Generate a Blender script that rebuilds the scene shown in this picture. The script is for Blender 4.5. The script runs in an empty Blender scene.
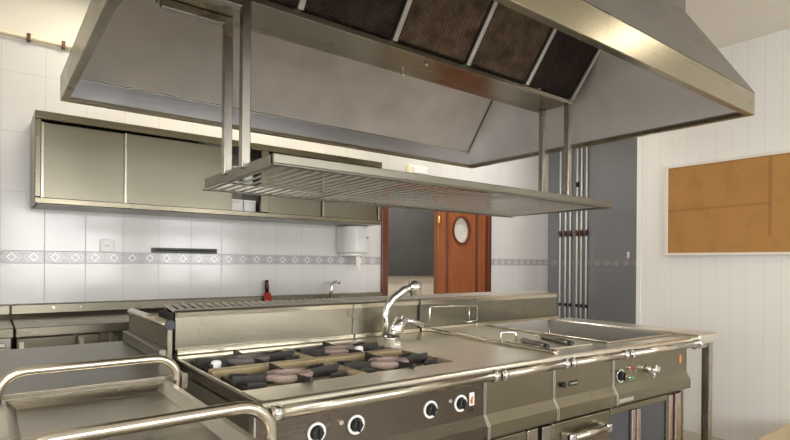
import bpy, bmesh, math, random
from mathutils import Vector, Matrix
random.seed(7)
H = 1.225                     # eye height; all z below are relative to the eye
SC = bpy.context.scene
COL = SC.collection

# ------------------------------------------------------------------ materials
class NT:
    def __init__(s, name):
        s.m = bpy.data.materials.new(name); s.m.use_nodes = True
        s.t = s.m.node_tree; s.t.nodes.clear()
        s.out = s.n('ShaderNodeOutputMaterial')
        s.b = s.n('ShaderNodeBsdfPrincipled')
        s.l(s.b.outputs[0], s.out.inputs[0])
    def n(s, k, **kw):
        x = s.t.nodes.new(k)
        for a, v in kw.items(): setattr(x, a, v)
        return x
    def l(s, a, b): s.t.links.new(a, b)
    def put(s, sock, v):
        if hasattr(v, 'is_output') or isinstance(v, bpy.types.NodeSocket): s.l(v, sock)
        else: sock.default_value = v
    def math(s, op, a, b=None, c=None):
        x = s.n('ShaderNodeMath', operation=op)
        for i, v in enumerate((a, b, c)):
            if v is not None: s.put(x.inputs[i], v)
        return x.outputs[0]
    def pos(s):
        g = s.n('ShaderNodeNewGeometry'); x = s.n('ShaderNodeSeparateXYZ')
        s.l(g.outputs['Position'], x.inputs[0]); return g.outputs['Position'], x.outputs
    def mix(s, f, a, b):
        x = s.n('ShaderNodeMix', data_type='RGBA')
        s.put(x.inputs[0], f); s.put(x.inputs[6], a); s.put(x.inputs[7], b); return x.outputs[2]
    def noise(s, vec, scale, detail=3, rough=.5):
        x = s.n('ShaderNodeTexNoise'); s.put(x.inputs['Vector'], vec)
        x.inputs['Scale'].default_value = scale; x.inputs['Detail'].default_value = detail
        x.inputs['Roughness'].default_value = rough; return x.outputs[0]
    def scalev(s, vec, sc):
        x = s.n('ShaderNodeVectorMath', operation='MULTIPLY'); s.put(x.inputs[0], vec)
        x.inputs[1].default_value = sc; return x.outputs[0]
    def ramp(s, f, a, b):
        x = s.n('ShaderNodeMapRange'); s.put(x.inputs[0], f); x.inputs[1].default_value = a; x.inputs[2].default_value = b
        return x.outputs[0]
    def bump(s, h, st, d=.002):
        x = s.n('ShaderNodeBump'); x.inputs['Strength'].default_value = st; x.inputs['Distance'].default_value = d
        s.put(x.inputs['Height'], h); s.l(x.outputs[0], s.b.inputs['Normal'])
    def set(s, **kw):
        for k, v in kw.items(): s.put(s.b.inputs[k.replace('_', ' ')], v)

def c4(r, g, b): return (r, g, b, 1)

def steel(name, col=(.56, .53, .47), rough=.28, axis='X', grain=.02, dirt=.16, smear=.12, metal=1.0):
    t = NT(name); p, _ = t.pos()
    st = {'X': (2, 420, 420), 'Y': (420, 2, 420), 'Z': (420, 420, 2)}[axis]
    g = t.noise(t.scalev(p, st), 1, 2)
    sm = t.noise(t.scalev(p, {'X': (1.2, 2.5, 2.5), 'Y': (2.5, 1.2, 2.5), 'Z': (2.5, 2.5, 1.2)}[axis]), 1.8, 2, .45)
    f = t.ramp(sm, .25, .75)
    dk = tuple(v * (1 - dirt) for v in col)
    t.set(Base_Color=t.mix(f, c4(*col), c4(*dk)), Metallic=metal)
    r = t.math('ADD', t.math('MULTIPLY', g, grain), rough - grain * .5)
    r = t.math('ADD', r, t.math('MULTIPLY', t.math('SUBTRACT', f, .5), smear))
    t.set(Roughness=r)
    return t.m

def plain(name, col, rough=.5, metal=0.0, spec=.5, nz=.15, ns=12, coat=0):
    t = NT(name); p, _ = t.pos()
    f = t.noise(p, ns, 4)
    a = tuple(min(1, v * (1 + nz)) for v in col); b = tuple(v * (1 - nz) for v in col)
    t.set(Base_Color=t.mix(f, c4(*a), c4(*b)), Roughness=rough, Metallic=metal)
    t.b.inputs['Specular IOR Level'].default_value = spec
    t.b.inputs['Coat Weight'].default_value = coat
    return t.m

def tile(name, axis, su, pu, base=(.84, .84, .84), paint_above=None, band=True, row=.325, bandk=1.0):
    """glazed wall tiles in world metres; axis = the horizontal axis along the wall"""
    t = NT(name); p, o = t.pos()
    u = o['X' if axis == 'X' else 'Y']; z = t.math('SUBTRACT', o['Z'], H)
    fu = t.math('FRACT', t.math('DIVIDE', t.math('SUBTRACT', u, pu), su))
    du = t.math('MULTIPLY', t.math('MINIMUM', fu, t.math('SUBTRACT', 1.0, fu)), su)
    up = t.math('GREATER_THAN', z, .02)
    zz = t.math('ADD', t.math('MULTIPLY', up, t.math('SUBTRACT', z, .052)),
                t.math('MULTIPLY', t.math('SUBTRACT', 1.0, up), t.math('ADD', z, .015 + 10 * row)))
    fz = t.math('FRACT', t.math('DIVIDE', zz, row))
    dz = t.math('MULTIPLY', t.math('MINIMUM', fz, t.math('SUBTRACT', 1.0, fz)), row)
    d = t.math('MINIMUM', du, dz)
    grout = t.math('LESS_THAN', d, .0022)
    # per tile tint
    cu = t.math('FLOOR', t.math('DIVIDE', t.math('SUBTRACT', u, pu), su)); cz = t.math('FLOOR', t.math('DIVIDE', zz, row))
    w = t.n('ShaderNodeTexWhiteNoise', noise_dimensions='2D'); cb = t.n('ShaderNodeCombineXYZ')
    t.l(cu, cb.inputs[0]); t.l(cz, cb.inputs[1]); t.l(cb.outputs[0], w.inputs['Vector'])
    dk = tuple(v * .965 for v in base)
    col = t.mix(w.outputs[0], c4(*base), c4(*dk))
    col = t.mix(t.math('MULTIPLY', grout, .55), col, c4(*[v * .62 for v in base]))
    rough = t.math('ADD', .16, t.math('MULTIPLY', grout, .5))
    if band:
        inb = t.math('MULTIPLY', t.math('GREATER_THAN', z, -.012), t.math('LESS_THAN', z, .050))
        v = t.math('DIVIDE', t.math('ADD', z, .012), .062)
        bu = t.math('FRACT', t.math('DIVIDE', t.math('SUBTRACT', u, pu), .1))
        dd = t.math('ADD', t.math('ABSOLUTE', t.math('SUBTRACT', bu, .5)),
                    t.math('MULTIPLY', t.math('ABSOLUTE', t.math('SUBTRACT', v, .5)), .62))
        ring = t.math('MULTIPLY', t.math('GREATER_THAN', dd, .17), t.math('LESS_THAN', dd, .27))
        dot = t.math('LESS_THAN', dd, .07)
        cor = t.math('GREATER_THAN', dd, .52)
        bc = t.mix(ring, c4(.47, .44, .405), c4(.72, .72, .74))
        bc = t.mix(t.math('MULTIPLY', t.math('GREATER_THAN', dd, .27), t.math('LESS_THAN', dd, .33)), bc, c4(.30, .32, .40))
        bc = t.mix(t.math('ADD', dot, cor), bc, c4(.36, .37, .43))
        edge = t.math('GREATER_THAN', t.math('ABSOLUTE', t.math('SUBTRACT', v, .5)), .42)
        bc = t.mix(edge, bc, c4(.42, .415, .42))
        bc = t.mix(1.0 - bandk, bc, c4(.05, .055, .065))  # low bandk darkens the band for painted shade
        col = t.mix(inb, col, bc)
    if paint_above is not None:
        pa = t.math('GREATER_THAN', z, paint_above)
        col = t.mix(pa, col, c4(.78, .75, .66))
        rough = t.math('ADD', rough, t.math('MULTIPLY', pa, .5))
        grout = t.math('MULTIPLY', grout, t.math('SUBTRACT', 1.0, pa))
    t.set(Base_Color=col, Roughness=rough)
    wav = t.noise(p, 3.5, 2)
    t.bump(t.math('SUBTRACT', t.math('MULTIPLY', wav, 1.2), t.math('MULTIPLY', grout, .4)), .12, .006)
    return t.m

def cladding(name):
    t = NT(name); p, o = t.pos()
    f = t.math('FRACT', t.math('DIVIDE', o['Y'], .1))
    g = t.math('LESS_THAN', t.math('MINIMUM', f, t.math('SUBTRACT', 1.0, f)), .045)
    f2 = t.math('FRACT', t.math('DIVIDE', o['Y'], .025))
    g2 = t.math('LESS_THAN', f2, .14)
    col = t.mix(t.math('ADD', t.math('MULTIPLY', g, .7), t.math('MULTIPLY', g2, .25)), c4(.86, .855, .835), c4(.81, .80, .775))
    t.set(Base_Color=col, Roughness=.42)
    t.bump(t.math('SUBTRACT', 1.0, g), .25, .002)
    return t.m

def wood(name, col):
    t = NT(name); p, o = t.pos()
    n1 = t.noise(t.scalev(p, (22, 22, 1.6)), 1.5, 4, .6)
    t.set(Base_Color=t.mix(t.ramp(n1, .3, .7), c4(*col), c4(*[v * .62 for v in col])), Roughness=.32)
    t.b.inputs['Coat Weight'].default_value = .2
    return t.m

def cork(name):
    t = NT(name); p, o = t.pos()
    n1 = t.noise(p, 160, 3, .7); n2 = t.noise(t.scalev(p, (1, 1.5, 1)), 5, 3)
    col = t.mix(t.ramp(n1, .3, .7), c4(.50, .265, .085), c4(.40, .205, .06))
    col = t.mix(t.math('MULTIPLY', t.ramp(n2, .48, .7), .45), col, c4(.33, .17, .055))
    z = t.math('SUBTRACT', o['Z'], H)
    # old stains: a vertical streak and a faint horizontal seam
    s1 = t.math('MULTIPLY', t.ramp(t.math('ABSOLUTE', t.math('SUBTRACT', o['Y'], 1.262)), .016, .002), t.math('GREATER_THAN', z, .20))
    s2 = t.math('MULTIPLY', t.ramp(t.math('ABSOLUTE', t.math('SUBTRACT', z, t.math('MULTIPLY_ADD', o['Y'], -.012, .435))), .014, .003),
                t.math('GREATER_THAN', o['Y'], 1.25))
    col = t.mix(t.math('MULTIPLY', s1, .5), col, c4(.22, .10, .03))
    col = t.mix(t.math('MULTIPLY', s2, .35), col, c4(.22, .10, .03))
    v = t.n('ShaderNodeTexVoronoi'); v.inputs['Scale'].default_value = 9; t.l(p, v.inputs['Vector'])
    col = t.mix(t.math('MULTIPLY', t.math('LESS_THAN', v.outputs[0], .035), .8), col, c4(.06, .03, .02))
    t.set(Base_Color=col, Roughness=.95); t.bump(n1, .3, .002)
    return t.m

def mesh_filter(name, a, b, shine):
    t = NT(name); p, o = t.pos()
    s = .015
    # woven wire grid on a tilted plane: along x and along z
    u = t.math('SINE', t.math('MULTIPLY', o['X'], 2 * math.pi / s))
    w = t.math('SINE', t.math('MULTIPLY', o['Z'], 2 * math.pi / (s * .8)))
    g = t.math('MULTIPLY', t.math('ADD', t.math('MULTIPLY', u, w), 1.0), .5)
    n = t.noise(p, 14, 5, .65)
    f = t.math('MULTIPLY', t.ramp(g, .1, .9), t.ramp(n, .25, .7))
    t.set(Base_Color=t.mix(f, c4(*a), c4(*b)), Roughness=t.math('SUBTRACT', .62, t.math('MULTIPLY', f, shine)), Metallic=.35)
    t.bump(g, .5, .003)
    return t.m

def floor_mat():
    t = NT('floor_tiles'); p, o = t.pos()
    b = t.n('ShaderNodeTexBrick'); b.offset = 0
    t.l(p, b.inputs['Vector']); b.inputs['Scale'].default_value = 1
    b.inputs['Brick Width'].default_value = .2; b.inputs['Row Height'].default_value = .2; b.inputs['Mortar Size'].default_value = .003
    b.inputs['Color1'].default_value = c4(.37, .325, .28); b.inputs['Color2'].default_value = c4(.42, .37, .32)
    b.inputs['Mortar'].default_value = c4(.30, .24, .18)
    t.set(Base_Color=b.outputs[0], Roughness=.35)
    return t.m

M = {}
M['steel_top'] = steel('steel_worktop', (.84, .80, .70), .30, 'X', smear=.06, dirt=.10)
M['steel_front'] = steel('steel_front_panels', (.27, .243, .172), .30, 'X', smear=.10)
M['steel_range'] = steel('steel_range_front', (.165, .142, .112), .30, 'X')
M['steel_splash'] = steel('steel_splashback', (.24, .22, .17), .30, 'X', smear=.12)
M['steel_hood'] = steel('steel_hood_skin', (.27, .262, .24), .40, 'X', smear=.06)
M['steel_liner'] = steel('steel_hood_liner', (.96, .945, .945), .42, 'Z', dirt=.2, smear=.12, metal=.80)
M['steel_skirt'] = steel('steel_hood_skirt', (.50, .49, .49), .36, 'X', dirt=.1, smear=.06)
M['steel_lip'] = steel('steel_hood_rim', (.33, .29, .205), .27, 'X', smear=.05)
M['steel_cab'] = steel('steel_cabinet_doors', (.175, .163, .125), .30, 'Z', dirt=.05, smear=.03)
M['steel_frame'] = steel('steel_cabinet_frame', (.21, .19, .14), .27, 'X', smear=.05)
M['steel_post'] = steel('steel_tube', (.44, .415, .36), .28, 'Z')
M['steel_shelf'] = steel('steel_shelf', (.26, .245, .20), .32, 'X', dirt=.12)
M['steel_slat'] = steel('steel_slats', (.74, .72, .67), .42, 'Y', dirt=.08, metal=.7)
M['steel_table'] = steel('steel_left_table', (.235, .215, .175), .32, 'X', dirt=.12, smear=.03)
M['steel_cart'] = steel('steel_cart_tray', (.48, .445, .37), .28, 'X', smear=.05)
M['steel_rail'] = steel('steel_handrail', (.62, .575, .475), .25, 'X', grain=.04, dirt=.08, smear=.03)
M['steel_basin'] = steel('steel_basin_inside', (.50, .48, .45), .55, 'X', smear=.05, metal=.8)
M['chrome'] = plain('chrome', (.82, .82, .82), .08, 1.0, nz=.03)
M['chrome_dull'] = plain('dull_chrome', (.70, .68, .64), .22, 1.0, nz=.05)
M['dark_steel'] = steel('steel_dark_side', (.30, .28, .25), .36, 'Z')
M['black'] = plain('black_plastic', (.012, .012, .013), .35)
M['black_gap'] = plain('black_recess', (.010, .009, .008), .8)
M['black_iron'] = plain('cast_iron_grate', (.030, .027, .023), .5, .2, nz=.5, ns=40)
M['burner_rust'] = plain('burner_ring_iron', (.34, .255, .225), .8, nz=.3, ns=30)
M['burner_dark'] = plain('burner_ring_sooty', (.16, .145, .135), .8, nz=.4, ns=30)
M['grease_pan'] = plain('greasy_pan', (.40, .325, .20), .5, .3, nz=.5, ns=9)
M['grease_bar'] = plain('greasy_divider', (.36, .29, .165), .42, .4, nz=.35, ns=9)
M['white_enamel'] = plain('white_enamel', (.85, .85, .83), .3, nz=.03)
M['white_plastic'] = plain('white_plastic', (.80, .80, .79), .35, nz=.03)
M['cream_plastic'] = plain('cream_plastic', (.82, .76, .58), .45, nz=.04)
M['paper'] = plain('paper_towel', (.85, .83, .78), .9, nz=.05)
M['white_paint'] = plain('white_pipe_paint', (.82, .82, .80), .4, nz=.03)
M['brass_red'] = plain('red_brown_valve', (.14, .055, .04), .45, .3)
M['red'] = plain('red_plastic', (.42, .04, .02), .45)
M['green'] = plain('green_lens', (.05, .32, .10), .25)
M['orange'] = plain('orange_print', (.75, .22, .08), .5)
M['navy'] = plain('dark_blue_door_skin', (.052, .055, .066), .38, .0, nz=.25, ns=4)
M['pink_strip'] = steel('steel_corner_post', (.62, .52, .48), .25, 'Z')
M['wood_door'] = wood('varnished_door_wood', (.35, .105, .033))
M['wood_jamb'] = wood('varnished_jamb_wood', (.15, .036, .016))
M['brass'] = plain('brass', (.75, .52, .18), .3, 1.0)
M['cork'] = cork('cork')
M['board_frame'] = plain('pale_board_frame', (.80, .76, .70), .5, nz=.04)
M['slate'] = plain('chalkboard_slate', (.075, .077, .079), .6, nz=.25, ns=5)
M['ceil'] = plain('ceiling_paint', (.78, .74, .66), .8, nz=.03, ns=5)
M['trim'] = plain('trim_paint', (.82, .82, .80), .5, nz=.02)
M['tile_rear'] = tile('wall_tiles_rear', 'X', .2, .058, (.68, .675, .67), paint_above=1.20)
M['tile_recess_shade'] = tile('wall_tiles_recess_shade', 'Y', .15, .11, (.20, .21, .23), bandk=.45)  # same white tile in shade; the shade is put into the colour
M['tile_corridor'] = tile('corridor_tiles', 'X', .2, 0, (.82, .78, .68), band=False)
M['clad'] = cladding('ribbed_white_cladding')
M['plaster'] = plain('plaster', (.74, .72, .67), .8, nz=.04, ns=4)
M['floor'] = floor_mat()
M['card'] = plain('tan_cardboard', (.50, .40, .25), .8, nz=.08)
M['filt_a'] = mesh_filter('filter_mesh_greasy', (.012, .008, .006), (.13, .09, .065), .35)
M['filt_b'] = mesh_filter('filter_mesh_brown', (.05, .032, .02), (.42, .30, .20), .2)
M['filt_c'] = mesh_filter('filter_mesh_dark', (.012, .007, .006), (.07, .042, .034), .1)
M['filt_rail'] = plain('pale_filter_rail', (.62, .62, .60), .35, .7, nz=.1)
def pane_mat():
    m = bpy.data.materials.new('window_glass'); m.use_nodes = True; t = m.node_tree; t.nodes.clear()
    o = t.nodes.new('ShaderNodeOutputMaterial'); mx = t.nodes.new('ShaderNodeMixShader'); fr = t.nodes.new('ShaderNodeFresnel')
    a = t.nodes.new('ShaderNodeBsdfTransparent'); g = t.nodes.new('ShaderNodeBsdfGlossy'); g.inputs['Roughness'].default_value = .02
    t.links.new(fr.outputs[0], mx.inputs[0]); t.links.new(a.outputs[0], mx.inputs[1]); t.links.new(g.outputs[0], mx.inputs[2]); t.links.new(mx.outputs[0], o.inputs[0])
    return m
M['glass'] = pane_mat()
M['frosted'] = plain('frosted_glass', (.62, .60, .55), .25, nz=.05)

# ------------------------------------------------------------------ geometry helpers
ROOT = {}
SKEW = [False]            # the cooking line's front edge runs a little askew to its back
def skew(x, y):
    w = min(1, max(0, (1.95 - y) / .65)); return w * (.105 - .026 * (x - .53))
class MB:
    def __init__(s): s.bm = bmesh.new()
    def box(s, x0, x1, y0, y1, z0, z1):
        v = [s.bm.verts.new((x, y, z)) for x in (x0, x1) for y in (y0, y1) for z in (z0, z1)]
        for f in ((0, 1, 3, 2), (4, 6, 7, 5), (0, 4, 5, 1), (2, 3, 7, 6), (0, 2, 6, 4), (1, 5, 7, 3)):
            s.bm.faces.new([v[i] for i in f])
        return s
    def hexa(s, P):               # 8 points: bottom 4 ccw, top 4 ccw
        v = [s.bm.verts.new(p) for p in P]
        for f in ((3, 2, 1, 0), (4, 5, 6, 7), (0, 1, 5, 4), (1, 2, 6, 5), (2, 3, 7, 6), (3, 0, 4, 7)):
            s.bm.faces.new([v[i] for i in f])
        return s
    def prism(s, poly, a0, a1, axis='X'):     # polygon in the plane across the axis, extruded along it
        def P(q, a):
            return {'X': (a, q[0], q[1]), 'Y': (q[0], a, q[1]), 'Z': (q[0], q[1], a)}[axis]
        A = [s.bm.verts.new(P(q, a0)) for q in poly]; B = [s.bm.verts.new(P(q, a1)) for q in poly]
        n = len(poly)
        s.bm.faces.new(A); s.bm.faces.new(B[::-1])
        for i in range(n): s.bm.faces.new((A[i], B[i], B[(i + 1) % n], A[(i + 1) % n]))
        return s
    def tube(s, pts, r, n=12, caps=True):
        pts = [Vector(p) for p in pts]; rs = r if isinstance(r, (list, tuple)) else [r] * len(pts)
        rings = []; up = None
        for i, p in enumerate(pts):
            d = (pts[min(i + 1, len(pts) - 1)] - pts[max(i - 1, 0)]).normalized()
            if up is None:
                up = Vector((0, 0, 1)) if abs(d.z) < .9 else Vector((1, 0, 0))
            a = d.cross(up).normalized(); b = a.cross(d).normalized(); up = b
            rings.append([s.bm.verts.new(p + (a * math.cos(2 * math.pi * k / n) + b * math.sin(2 * math.pi * k / n)) * rs[i]) for k in range(n)])
        for A, B in zip(rings, rings[1:]):
            for k in range(n):
                f = s.bm.faces.new((A[k], A[(k + 1) % n], B[(k + 1) % n], B[k])); f.smooth = n > 7
        if caps:
            s.bm.faces.new(rings[0][::-1]); s.bm.faces.new(rings[-1])
        return s
    def cyl(s, p0, p1, r, n=16, r1=None): return s.tube([p0, p1], [r, r if r1 is None else r1], n)
    def lathe(s, prof, c, n=24, axis='Z', arc=1.0, start=0):      # prof: (radius, height) closed ring when both ends at r>0
        def P(r, h, a):
            if axis == 'Z': return (c[0] + r * math.cos(a), c[1] + r * math.sin(a), c[2] + h)
            return (c[0] + r * math.cos(a), c[1] + h, c[2] + r * math.sin(a))
        m = n if arc >= 1 else n + 1
        R = [[s.bm.verts.new(P(r, h, start + 2 * math.pi * arc * k / n)) for r, h in prof] for k in range(m)]
        k2 = len(prof)
        for k in range(n):
            A = R[k]; B = R[(k + 1) % m]
            for j in range(k2):
                f = s.bm.faces.new((A[j], B[j], B[(j + 1) % k2], A[(j + 1) % k2])); f.smooth = False
        if arc < 1: s.bm.faces.new(R[0]); s.bm.faces.new(R[-1][::-1])
        return s
    def ball(s, c, r, sx=1, sy=1, sz=1):
        m = Matrix.Translation(c) @ Matrix.Diagonal((sx, sy, sz, 1))
        q = bmesh.ops.create_uvsphere(s.bm, u_segments=20, v_segments=12, radius=r, matrix=m)
        for v in q['verts']:
            for f in v.link_faces: f.smooth = True
        return s
    def ring(s, o, i, z0, z1):    # rectangular ring, o/i = (x0,x1,y0,y1)
        def R(q, z): return [s.bm.verts.new(p) for p in ((q[0], q[2], z), (q[1], q[2], z), (q[1], q[3], z), (q[0], q[3], z))]
        a, b, c, d = R(o, z0), R(o, z1), R(i, z0), R(i, z1)
        for k in range(4):
            j = (k + 1) % 4
            s.bm.faces.new((a[k], a[j], b[j], b[k])); s.bm.faces.new((c[j], c[k], d[k], d[j]))
            s.bm.faces.new((a[j], a[k], c[k], c[j])); s.bm.faces.new((b[k], b[j], d[j], d[k]))
        return s
    def build(s, name, mat, parent=None, bevel=0, label=None):
        me = bpy.data.meshes.new(name)
        bmesh.ops.recalc_face_normals(s.bm, faces=s.bm.faces)
        if parent is None:
            xs = [v.co for v in s.bm.verts]
            o0 = Vector(((min(v.x for v in xs) + max(v.x for v in xs)) / 2, (min(v.y for v in xs) + max(v.y for v in xs)) / 2, min(v.z for v in xs)))
        else: o0 = ROOT[parent.name]
        if SKEW[0]:
            for v in s.bm.verts:
                w = min(1, max(0, (1.95 - v.co.y) / .65))
                v.co.y += skew(v.co.x, v.co.y); v.co.z -= w * max(0, v.co.x - 1.7) * .011
        for v in s.bm.verts: v.co -= o0
        s.bm.to_mesh(me); s.bm.free()
        ob = bpy.data.objects.new(name, me); COL.objects.link(ob)
        ROOT[ob.name] = o0.copy()
        me.materials.append(M[mat])
        if parent is None: ob.location = o0 + Vector((0, 0, H))
        else: ob.parent = parent
        if bevel:
            b = ob.modifiers.new('bevel', 'BEVEL'); b.width = bevel; b.segments = 2; b.limit_method = 'ANGLE'; b.angle_limit = math.radians(50)
        if label: ob['label'] = label
        return ob
def tag(o, label, cat, group=None):
    o['label'] = label; o['category'] = cat
    if group: o['group'] = group
    return o
def thing(name, label, cat, loc, group=None):
    o = bpy.data.objects.new(name, None); COL.objects.link(o); o.empty_display_size = .1
    o.location = Vector(loc) + Vector((0, 0, H)); ROOT[o.name] = Vector(loc)
    return tag(o, label, cat, group)
def struct(name, mb, mat, parent=None, bevel=0):
    o = mb.build(name, mat, parent, bevel)
    if parent is None: o['kind'] = 'structure'
    return o
def dup(root, loc, label, group=None):
    r = root.copy(); COL.objects.link(r); r.location = Vector(loc) + Vector((0, 0, H)); r['label'] = label
    if group: r['group'] = group
    for ch in [c for c in bpy.data.objects if c.parent == root]:
        c = ch.copy(); COL.objects.link(c); c.parent = r
        for g in [d for d in bpy.data.objects if d.parent == ch]:
            d = g.copy(); COL.objects.link(d); d.parent = c
    return r
def arc(c, r, a0, a1, n, ax='XZ'):
    out = []
    for k in range(n + 1):
        a = math.radians(a0 + (a1 - a0) * k / n); u, v = r * math.cos(a), r * math.sin(a)
        out.append({'XZ': (c[0] + u, c[1], c[2] + v), 'YZ': (c[0], c[1] + u, c[2] + v), 'XY': (c[0] + u, c[1] + v, c[2])}[ax])
    return out

FL = -H
CE = 1.55
# ------------------------------------------------------------------ the room
struct('floor', MB().box(-3, 5.3, -3.3, 5.1, FL - .05, FL), 'floor')
struct('ceiling', MB().box(-3.1, 5.4, -3.3, 5.2, CE, CE + .1), 'ceil')
DX0, DX1, DZ = 2.59, 3.92, .70
w = MB().box(-3, DX0, 3.55, 3.67, FL, CE).box(DX1, 4.96, 3.55, 3.67, FL, CE).box(DX0, DX1, 3.55, 3.67, DZ, CE)
struct('wall_rear', w, 'tile_rear')
struct('wall_recess', MB().box(4.846, 4.96, 2.17, 3.55, FL, CE), 'tile_recess_shade')
struct('wall_right', MB().box(4.13, 4.23, -3.2, 2.17, FL, CE).box(4.23, 4.96, 2.05, 2.17, FL, CE), 'clad')
struct('trim_1', MB().box(4.122, 4.135, 2.14, 2.176, FL, CE), 'trim')
WIN = [(-2.2, -.6), (.2, 1.9), (2.4, 3.9)]
WZ0, WZ1 = -.45, 1.0
ADDED_LWIN = [(-2.6, -.8), (-.2, 1.6)]  # unseen windows, added to light the room from the left
w = MB().box(-3.1, -3, -3.3, 3.67, FL, WZ0).box(-3.1, -3, -3.3, 3.67, WZ1, CE)
ys = [-3.3] + [y for q in ADDED_LWIN for y in q] + [3.67]
for a, b in zip(ys[::2], ys[1::2]): w.box(-3.1, -3, a, b, WZ0, WZ1)
struct('wall_left', w, 'plaster')
w = MB().box(-3.1, 4.23, -3.3, -3.2, FL, WZ0).box(-3.1, 4.23, -3.3, -3.2, WZ1, CE)
xs = [-3.1] + [x for q in WIN for x in q] + [4.23]
for a, b in zip(xs[::2], xs[1::2]): w.box(a, b, -3.3, -3.2, WZ0, WZ1)
struct('wall_front', w, 'plaster')
for i, (a, b) in enumerate(WIN):
    m = (a + b) / 2
    f = MB().ring((a, b, 0, 1), (a + .06, b - .06, .06, .94), 0, .06)
    # ring is built flat, stand it up in the opening
    for v in f.bm.verts: v.co = Vector((v.co.x, -3.28 + v.co.z, WZ0 + v.co.y * (WZ1 - WZ0)))
    f.box(m - .03, m + .03, -3.28, -3.22, WZ0, WZ1)
    fo = struct('window_%d' % (i + 1), f, 'trim')
    g = MB().box(a + .05, b - .05, -3.255, -3.249, WZ0 + .05, WZ1 - .05).build('window_pane', 'glass', fo)
for i, (a, b) in enumerate(ADDED_LWIN):
    m = (a + b) / 2
    f = MB()
    for y0, y1, z0, z1 in ((a, b, WZ0, WZ0 + .05), (a, b, WZ1 - .05, WZ1), (a, a + .06, WZ0 + .05, WZ1 - .05), (b - .06, b, WZ0 + .05, WZ1 - .05), (m - .03, m + .03, WZ0 + .05, WZ1 - .05)): f.box(-3.08, -3.02, y0, y1, z0, z1)
    fo = struct('window_%d' % (i + 4), f, 'trim')  # added window, made up for the light from the left
    MB().box(-3.055, -3.049, a + .05, b - .05, WZ0 + .05, WZ1 - .05).build('window_pane', 'glass', fo)
# corridor seen through the open door leaf
struct('wall_corridor', MB().box(1.9, 5.4, 4.9, 5.0, FL, CE), 'tile_corridor')
struct('wall_corridor_left', MB().box(1.9, 2.0, 3.67, 4.9, FL, CE), 'plaster')
struct('wall_corridor_right', MB().box(5.3, 5.4, 3.67, 4.9, FL, CE).box(4.96, 5.3, 3.55, 3.67, FL, CE), 'plaster')
# door frame and closed leaf with an oval light
dj = MB().box(DX0, DX0 + .065, 3.53, 3.69, FL, DZ - .06).box(DX1 - .05, DX1, 3.53, 3.69, FL, DZ - .06).box(DX0, DX1, 3.53, 3.69, DZ - .06, DZ)
d1 = struct('door_1', dj, 'wood_jamb', bevel=.004)
leaf = MB()
lx0, lx1, lz0, lz1 = 3.240, 3.868, FL + .01, DZ - .065
ocx, ocz, orx, orz = 3.548, .315, .105, .122
def hole_plate(mb, y0, y1, x0, x1, z0, z1, cx, cz, rx, rz, n=48):
    """a plate with an oval hole"""
    bm = mb.bm
    def edge_pt(a):
        c, s_ = math.cos(a), math.sin(a)
        t = min(((x1 - cx) if c > 0 else (x0 - cx)) / c if abs(c) > 1e-6 else 1e9, ((z1 - cz) if s_ > 0 else (z0 - cz)) / s_ if abs(s_) > 1e-6 else 1e9)
        return cx + c * t, cz + s_ * t
    angs = sorted([2 * math.pi * k / n for k in range(n)] + [math.atan2(zz - cz, xx - cx) % (2 * math.pi) for xx in (x0, x1) for zz in (z0, z1)])
    n = len(angs)
    L = {}
    for y in (y0, y1):
        L[y] = ([bm.verts.new((cx + rx * math.cos(a), y, cz + rz * math.sin(a))) for a in angs],
                [bm.verts.new((edge_pt(a)[0], y, edge_pt(a)[1])) for a in angs])
    for k in range(n):
        j = (k + 1) % n
        for y in (y0, y1):
            i, o = L[y]; bm.faces.new((i[k], i[j], o[j], o[k]))
        bm.faces.new((L[y0][0][k], L[y0][0][j], L[y1][0][j], L[y1][0][k]))
        bm.faces.new((L[y0][1][k], L[y0][1][j], L[y1][1][j], L[y1][1][k]))
hole_plate(leaf, 3.575, 3.615, lx0 + .10, lx1 - .10, lz0, lz1, ocx, ocz, orx, orz)
leaf.box(lx0, lx0 + .10, 3.562, 3.618, lz0, lz1).box(lx1 - .10, lx1, 3.562, 3.618, lz0, lz1)
lf = leaf.build('door_leaf', 'wood_door', d1, .003)
mo = MB()
for x in (lx0 + .118, lx1 - .118): mo.box(x - .012, x + .012, 3.562, 3.575, lz0, lz1)
mo.build('molding', 'wood_jamb', lf, .003)
rg = MB().lathe([(1.0, -.012), (1.16, -.012), (1.16, .004), (1.0, .004)], (0, 0, 0), 40, 'Y')
for v in rg.bm.verts: v.co = Vector((ocx + v.co.x * orx * .97, 3.574 + v.co.y, ocz + v.co.z * orz * .97))
rg.build('window_ring', 'wood_jamb', lf)
gl = MB().lathe([(.001, -.002), (1.0, -.002), (1.0, .002), (.001, .002)], (0, 0, 0), 40, 'Y')
for v in gl.bm.verts: v.co = Vector((ocx + v.co.x * orx, 3.598 + v.co.y, ocz + v.co.z * orz))
gl.build('oval_pane', 'frosted', lf)
hg = MB()
for z in (.38, -.75): hg.cyl((lx0 - .004, 3.548, z - .05), (lx0 - .004, 3.548, z + .05), .009)
hg.build('hinge', 'brass', d1)

# chalkboard on the corridor wall
cb = thing('chalkboard', 'dark grey chalkboard on the cream corridor wall seen through the doorway', 'chalkboard', (4.0, 4.9, -.13))
MB().box(3.25, 4.75, 4.872, 4.9, -.128, .95).build('board', 'slate', cb)
fr = MB().box(3.22, 4.78, 4.865, 4.9, -.15, -.128).box(3.22, 4.78, 4.865, 4.9, .95, .975).box(3.22, 3.25, 4.865, 4.9, -.128, .95).box(4.75, 4.78, 4.865, 4.9, -.128, .95)
fr.build('frame', 'slate', cb)

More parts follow.
